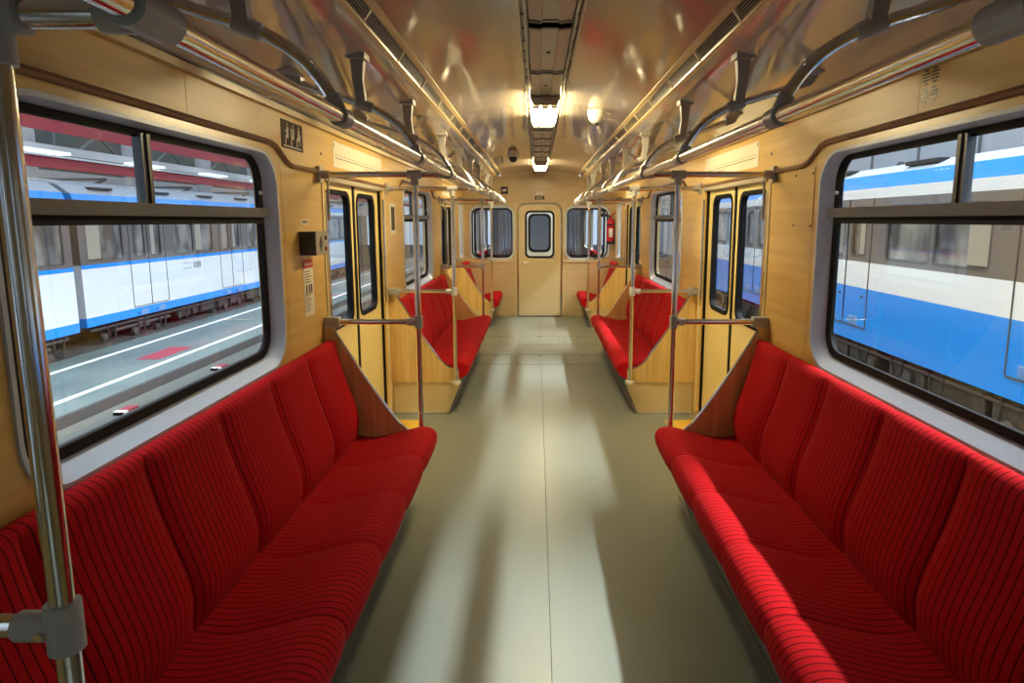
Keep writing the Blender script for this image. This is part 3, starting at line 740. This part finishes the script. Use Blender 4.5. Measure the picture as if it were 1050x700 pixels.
# ------------------------------------------------------------------ the next carriage seen through the end windows
t = empty('next_carriage', (0, 14, 0)); tag(t, 'dim next metro carriage seen through the end windows', 'carriage')
N0 = YE + .62
U = lambda b, n, m, sm=False: under(b.obj(n, m, None, sm), t)
U(B().plate([(-1.3, -.1), (1.3, -.1), (1.3, 2.3), (-1.3, 2.3)], [rrect(-1.15, -.43, .965, 1.825, .13), rrect(.43, 1.15, .965, 1.825, .13), rrect(-.2, .2, 1.05, 1.72, .08)], to_xz, N0, N0 + .05), 'end_wall', 'white_plastic')
for a, c in ((-1.15, -.43), (.43, 1.15), (-.2, .2)):
    O = rrect(a, c, .965 if abs(a) > .3 else 1.05, 1.825 if abs(a) > .3 else 1.72, .1); I = rrect(a + .04, c - .04, 1.005 if abs(a) > .3 else 1.09, 1.785 if abs(a) > .3 else 1.68, .08)
    b = B(); b.ring_plate(O, I, to_xz, N0 - .01, N0 - .012); U(b, 'window_gasket', 'rubber')
U(B().box(-1.25, 1.25, N0, N0 + 7, -.05, 0), 'carriage_floor', 'kick_grey')
U(B().box(-1.25, 1.25, N0, N0 + 7, 2.3, 2.33), 'carriage_ceiling', 'hall_white')
U(B().box(-1.25, 1.25, N0 + 7, N0 + 7.05, 0, 2.3), 'far_wall', 'hall_white')
for s in (-1, 1):
    hs = [rrect(N0 + .5 + 2.1 * i, N0 + 2.1 + 2.1 * i, .9, 1.85, .1) for i in range(3)]
    under(B().plate([(N0, 0), (N0 + 7, 0), (N0 + 7, 2.3), (N0, 2.3)], hs, to_yz, W, W + .05).obj('side_wall', 'box_grey', None, side=s), t)
    under(B().rings([[(.62, y, .43), (1.05, y, .40), (1.15, y, .95), (1.24, y, .95), (1.24, y, .3), (.65, y, .3)] for y in (N0 + .4, N0 + 3.2)]).obj('carriage_bench', 'plush', None, side=s), t)
    for yy in (N0 + .5, N0 + 1.5, N0 + 3.2, N0 + 4.8):
        b = B(); b.tube([(.72, yy, .0), (.72, yy, 2.25)], .018, 10); under(b.obj('carriage_pole', 'chrome', None, True, s), t)
U(B().box(-.45, .45, YE + .06, N0, -.06, -.03), 'gangway_plate', 'kick_grey')

# ------------------------------------------------------------------ depot hall outside
GZ = -.95
g = tag(B().box(-26, 14, -20, 70, GZ - .1, GZ).obj('ground', 'ballast'), 'dark ballast and track bed of the depot hall', 'ground', kind='structure')
wk = tag(B().box(-8.75, -6.0, -20, 70, GZ, GZ + .02).obj('walkway', 'walkway'), 'green grey concrete walkway between the tracks on the left', 'walkway', kind='structure')
for x in (-6.78, -8.17): B().box(x - .05, x + .05, -20, 70, GZ + .02, GZ + .024).obj('painted_line', 'line_white', wk)
B().plate([(-7.45, 11.8), (-7.02, 11.8), (-7.02, 13.0), (-7.45, 13.0)], [], lambda a, b_, d: (a, b_, d), GZ + .02, GZ + .024).obj('painted_patch', 'mark_red', wk)
B().box(-5.88, -5.30, -20, 70, GZ, GZ + .015).obj('edge_slab', 'kick_grey', wk)
for i, x in enumerate((-5.22, -5.95)):
    tag(B().box(x - .035, x + .035, -20, 70, GZ, GZ + .14).obj('track_rail', 'under_grey'), 'steel rail let into the floor beside the walkway, %s one' % ('nearer', 'farther')[i], 'rail')
for i, (yy) in enumerate((8.3, 10.9)):
    t = empty('marker_block', (-5.55, yy + .17, GZ)); tag(t, 'small red and white marker block on walkway edge, %s one' % ('nearer', 'farther')[i], 'marker')
    under(B().box(-5.62, -5.48, yy, yy + .34, GZ + .015, GZ + .06).obj('block', 'mark_red', None, bevel=.01), t)
    under(B().box(-5.622, -5.478, yy + .0, yy + .10, GZ + .016, GZ + .062).obj('stripe', 'line_white', None), t)

def train(name, label, sx, X, y0, y1, doors, Z, colors, depth=2.6, bogies=(), logo=None, pw=0.0):
    # sx: +1 when the train stands to the right (its near face looks to -X)
    t = empty(name, (sx * (X + depth / 2), (y0 + y1) / 2, GZ)); tag(t, label, 'train', 'metro trains standing in the depot')
    def P(b, n, m, sm=False): return under(b.obj(n, m, None, sm, sx), t)
    zb, z1, z2, z3, zr, zt = Z      # skirt bottom, stripe edges, band bottom, band top, roof
    P(B().box(X, X + depth, y0, y1, zb, z1), 'lower_panel', colors[0])
    P(B().box(X, X + depth, y0, y1, z1, z2), 'waist_stripe', colors[1])
    # dark window band, with door leaves, windows as real recessed pieces
    spans = []; cur = y0
    for d0, d1 in doors:
        spans.append((cur, d0)); cur = d1
    spans.append((cur, y1))
    holes = []
    for a, c in spans:
        L = c - a
        if L < 1.0: continue
        if L > 2.2:
            mid = (a + c) / 2; holes += [(a + .38, mid - .03), (mid + .03, c - .38)]
        else: holes.append((a + .2, c - .2))
    for d0, d1 in doors:
        m_ = (d0 + d1) / 2; holes += [(d0 + .14, m_ - .10), (m_ + .10, d1 - .14)]
    hz0, hz1 = z2 + .06, z3 - .10
    P(B().plate([(y0, z2), (y1, z2), (y1, z3), (y0, z3)], [rrect(a, c, hz0, hz1, .07, 3) for a, c in holes], to_yz, X, X + .05), 'window_band', 'train_band')
    for i, (a, c) in enumerate(holes):
        w = P(B().box(X + .03, X + .045, a - .01, c + .01, hz0 - .01, hz1 + .01), 'window', 'train_glass')
        O = rrect(a, c, hz0, hz1, .07, 3); I = rrect(a + .03, c - .03, hz0 + .03, hz1 - .03, .05, 3)
        b = B(); b.ring_plate(O, I, to_yz, X - .004, X - .002); b.obj('window_rim', 'under_grey', w, False, sx)
        if i % 2 == 0:
            cw = (c - a) * .34
            B().box(X + .022, X + .029, a + .06, a + .06 + cw, hz0 + .05, hz1 - .08).obj('window_curtain', 'train_curtain', w, False, sx)
    P(B().box(X + .06, X + depth, y0, y1, z2, z3), 'inner_body', 'train_band')
    if colors[3]: P(B().box(X - .006, X + .01, y0, y1, z2 - .075, z2), 'upper_stripe', colors[3])
    P(B().box(X, X + depth, y0, y1, z3, z3 + (zr - z3) * .42), 'cornice', 'train_white')
    b = B(); za = z3 + (zr - z3) * .42
    b.rings([[(X, y, za), (X + .07, y, zr), (X + depth - .07, y, zr), (X + depth, y, za)] for y in (y0, y1)]); P(b, 'cornice_stripe', colors[2])
    b = B(); b.rings([[(X + .07, y, zr), (X + .32, y, zr + (zt - zr) * .6), (X + .9, y, zt), (X + depth - .9, y, zt), (X + depth - .32, y, zr + (zt - zr) * .6), (X + depth - .07, y, zr)] for y in (y0, y1)]); P(b, 'roof', 'train_roof', False)
    for d0, d1 in doors:
        m_ = (d0 + d1) / 2
        for a, c in ((d0, m_), (m_, d1)):
            b = B()
            for e_ in (a, c): b.box(X - .008, X + .002, e_ - .008, e_ + .008, zb + .22, z3)
            b.box(X - .008, X + .002, a, c, zb + .205, zb + .222)
            P(b, 'door_seam', 'under_grey')
            vc = a + (c - a) * .55
            vz = zb + (z1 - zb) * .38
            b = B(); b.box(X - .004, X + .002, vc - .13, vc + .13, vz - .06, vz + .06); v = P(b, 'door_vent', 'train_roof')
            b = B()
            for q in range(5): b.box(X - .010, X - .004, vc - .12, vc + .12, vz - .05 + q * .022, vz - .042 + q * .022)
            b.obj('vent_slat', colors[0], v, False, sx)
            b = B(); b.lathe([(.018, 0), (.018, -.02)], (X, a + (c - a) * .2, z1 - .12), 'X', 8); P(b, 'door_knob', 'under_grey')
    for q in range(int((y1 - y0) / 2.2)):
        yy = y0 + 1.1 + q * 2.2
        P(B().box(X + .16, X + .30, yy - .35, yy + .35, zr + (zt - zr) * .36, zr + (zt - zr) * .36 + .05), 'roof_vent', 'black_plastic')
    # underframe
    P(B().box(X + .25, X + depth - .25, y0, y1, zb - .12, zb), 'underframe', 'under_dark')
    P(B().box(X + .75, X + depth - .75, y0 + .1, y1 - .1, GZ + .04, zb - .12), 'underframe_dark_fill', 'under_dark')  # added dark block, fills the gap below the body so it reads dark
    b = B(); b.tube([(X + .10, y0 + .2, zb - .10), (X + .10, y1 - .2, zb - .10)], .03, 8); P(b, 'brake_pipe', 'under_grey', True)
    rnd = random.Random(int(y0 * 10) + 5)
    for q in range(int((y1 - y0) / .9)):
        yq = y0 + .4 + q * .9 + rnd.uniform(0, .4); zq = zb - rnd.uniform(.2, .4)
        b = B(); b.lathe([(.05, -.05), (.09, -.04), (.09, .03), (.05, .05)], (X + .09, yq, zq), 'X', 10); P(b, 'valve', rnd.choice(('under_grey', 'under_dark')), True)
        b = B(); b.tube([(X + .08, yq + .12, zb - .02), (X + .07, yq + .16, zq), (X + .08, yq + .34, zq - .08), (X + .08, yq + .42, zb - .05)], .016, 6); P(b, 'hose', 'under_dark', True)
    yy = y0 + .3
    while yy < y1 - 1.2:
        inb = any(a < yy + .6 and yy - .1 < c for a, c in bogies)
        if not inb:
            L = random.uniform(.6, 1.1); h = random.uniform(.25, .5)
            P(B().box(X + .12, X + .8, yy, yy + L, max(GZ + .12, zb - .08 - h), zb - .05), 'equipment_case', random.choice(('under_grey', 'under_dark')))
            yy += L + random.uniform(.08, .35)
        else: yy += .4
    for a, c in bogies:
        mid = (a + c) / 2
        bf = P(B().box(X + .18, X + .34, a, c, GZ + .30, GZ + .46), 'bogie_frame', 'under_grey')
        for wy in (a + .55, c - .55):
            b = B(); b.lathe([(.39, 0), (.41, .02), (.41, .10), (.36, .12), (.12, .13)], (X + .42, wy, GZ + .41), 'X', 20); wh = P(b, 'wheel', 'under_dark', True)
            b = B(); b.lathe([(.13, -.12), (.13, 0)], (X + .30, wy, GZ + .41), 'X', 14); b.obj('axle_box', 'under_grey', wh, True, sx)
            for dy in (-.3, .3):
                pts = [(X + .24 + .05 * math.cos(q), wy + dy + .05 * math.sin(q), GZ + .46 + .012 * q) for q in [k * .7 for k in range(20)]]
                b = B(); b.tube(pts, .012, 5); b.obj('coil_spring', 'under_grey', bf, True, sx)
        b = B(); b.tube([(X + .14, a + .2, GZ + .22), (X + .14, c - .2, GZ + .22)], .04, 8); P(b, 'brake_beam', 'under_grey')
        P(B().box(X + .12, X + .3, mid - .25, mid + .25, GZ + .14, GZ + .30), 'brake_unit', 'under_grey')
    if logo:
        b = B(); ly, lz = logo
        for i in range(3): b.box(X - .004, X, ly + i * .14, ly + i * .14 + .08, lz, lz + .03); b.box(X - .004, X, ly + i * .14, ly + i * .14 + .08, lz + .13, lz + .16)
        for i in range(4):
            yy = ly + .45 + i * .10
            b.plate([(yy, lz + .16), (yy + .035, lz + .16), (yy + .085, lz), (yy + .05, lz)], [], to_yz, X - .004, X)
            b.plate([(yy + .05, lz), (yy + .085, lz), (yy + .10, lz + .16), (yy + .075, lz + .16)], [], to_yz, X - .004, X)
        P(b, 'operator_mark', 'hall_grey')
    return t
PD = 4.13
train('metro_train', 'blue and white metro train on the next track to the right', 1, 4.55, -6.0, 22.0, [(9.05 + PD * k, 10.40 + PD * k) for k in (-3, -2, -1, 0, 1, 2)],
      (-.12, .655, 1.02, 1.90, 2.22, 2.42), ('train_blue', 'train_white', 'train_blue', None), bogies=[(-1.5, .8), (16, 18.3)])
train('metro_train', 'white metro train with blue edging beyond the walkway on the left, farther carriage', -1, 9.0, 12.85, 32.0, [(14.43 + PD * k, 15.82 + PD * k) for k in range(4)],
      (-.52, -.335, .72, 1.82, 2.12, 2.42), ('train_blue', 'train_white', 'train_blue', 'train_blue'), bogies=[(13.6, 16.2), (27, 29.6)], logo=(16.6, .38))
train('metro_train', 'white metro train with blue edging on the left, nearer carriage partly behind the pole', -1, 8.8, -6.0, 12.35, [(10.2 - 1.39 - PD * k, 10.2 - PD * k) for k in (2, 1, 0)],
      (-.52, -.335, .72, 1.82, 2.12, 2.42), ('train_blue', 'train_white', 'train_blue', 'train_blue'), bogies=[(9.4, 11.9), (-4, -1.4)])
tag(B().box(-11.2, -9.3, 12.35, 12.85, -.6, 2.2).obj('gangway_bellows', 'box_dark'), 'dark rubber gangway between the two white carriages on the left', 'gangway')
# hall walls, beams, columns and lamps
hw = empty('hall_wall'); tag(hw, 'far white wall of the depot hall with red crane beams beyond the left train', 'wall', kind='structure')
B().box(-18.3, -18, -20, 70, GZ, 9).obj('wall_face', 'hall_truss', hw)
B().box(-14.2, -14.0, -20, 70, 2.0, 3.02).obj('wall_face', 'hall_white', hw)
B().box(-14.15, -14.05, -20, 70, 2.30, 2.34).obj('wall_joint', 'hall_grey', hw)
for z0, z1 in ((3.78, 4.15), (2.88, 3.14)):
    o = B().box(-12.15, -12.0, -20, 70, z0, z1).obj('crane_beam', 'hall_red', hw)
    B().box(-12.18, -11.9, -20, 70, z1, z1 + .05).obj('beam_flange', 'hall_white', hw)
B().box(-12.5, -12.4, -20, 70, 3.28, 3.50).obj('cable_tray', 'hall_white', hw)
for k in range(9):
    y = 8 + 4.6 * k
    b = B(); b.tube([(-13.2, y, GZ), (-13.2, y, 7)], .28, 12); b.obj('column', 'hall_white', hw, True)
    b = B(); b.tube([(-12.1, y + 1.5, 2.74), (-13.9, y + 1.5, 2.05)], .04, 6); b.tube([(-12.1, y + 1.5, 2.74), (-13.9, y + 1.5, 2.74)], .04, 6); b.obj('bracket', 'hall_grey', hw)
    b = B(); b.box(-15.8, -15.7, y, y + .1, 2.6, 7); b.box(-15.8, -15.7, y, y + 4.6, 4.6, 4.72)
    b.tube([(-15.75, y, 3.2), (-15.75, y + 2.3, 4.6)], .05, 6); b.tube([(-15.75, y + 2.3, 4.6), (-15.75, y + 4.6, 3.2)], .05, 6); b.obj('truss', 'hall_grey', hw)
for k in range(8):
    y = 11 + 4.2 * k
    tag(B().box(-12.0, -11.7, y, y + 1.6, 3.20, 3.27).obj('hall_lamp', 'hall_tube'), 'white fluorescent batten beyond the left train, %s counting from the viewer' % ('first', 'second', 'third', 'fourth', 'fifth', 'sixth', 'seventh', 'eighth')[k], 'lamp', 'hall battens on the left')
hr = empty('hall_wall_right'); hr.name = 'hall_wall'; tag(hr, 'white depot hall wall above the blue train on the right', 'wall', kind='structure')
B().box(10.0, 10.2, -20, 70, GZ, 3.9).obj('wall_face', 'hall_white', hr)
for k in range(14):
    y = -4 + 2.4 * k
    B().box(9.96, 10.0, y, y + .07, GZ, 3.9).obj('wall_joint', 'hall_grey', hr)
    if k % 3 == 0:
        b = B(); b.lathe([(.2, -.06), (.2, .0)], (9.98, y + .8, 3.0), 'X', 16); b.obj('round_vent', 'hall_grey', hr, True)
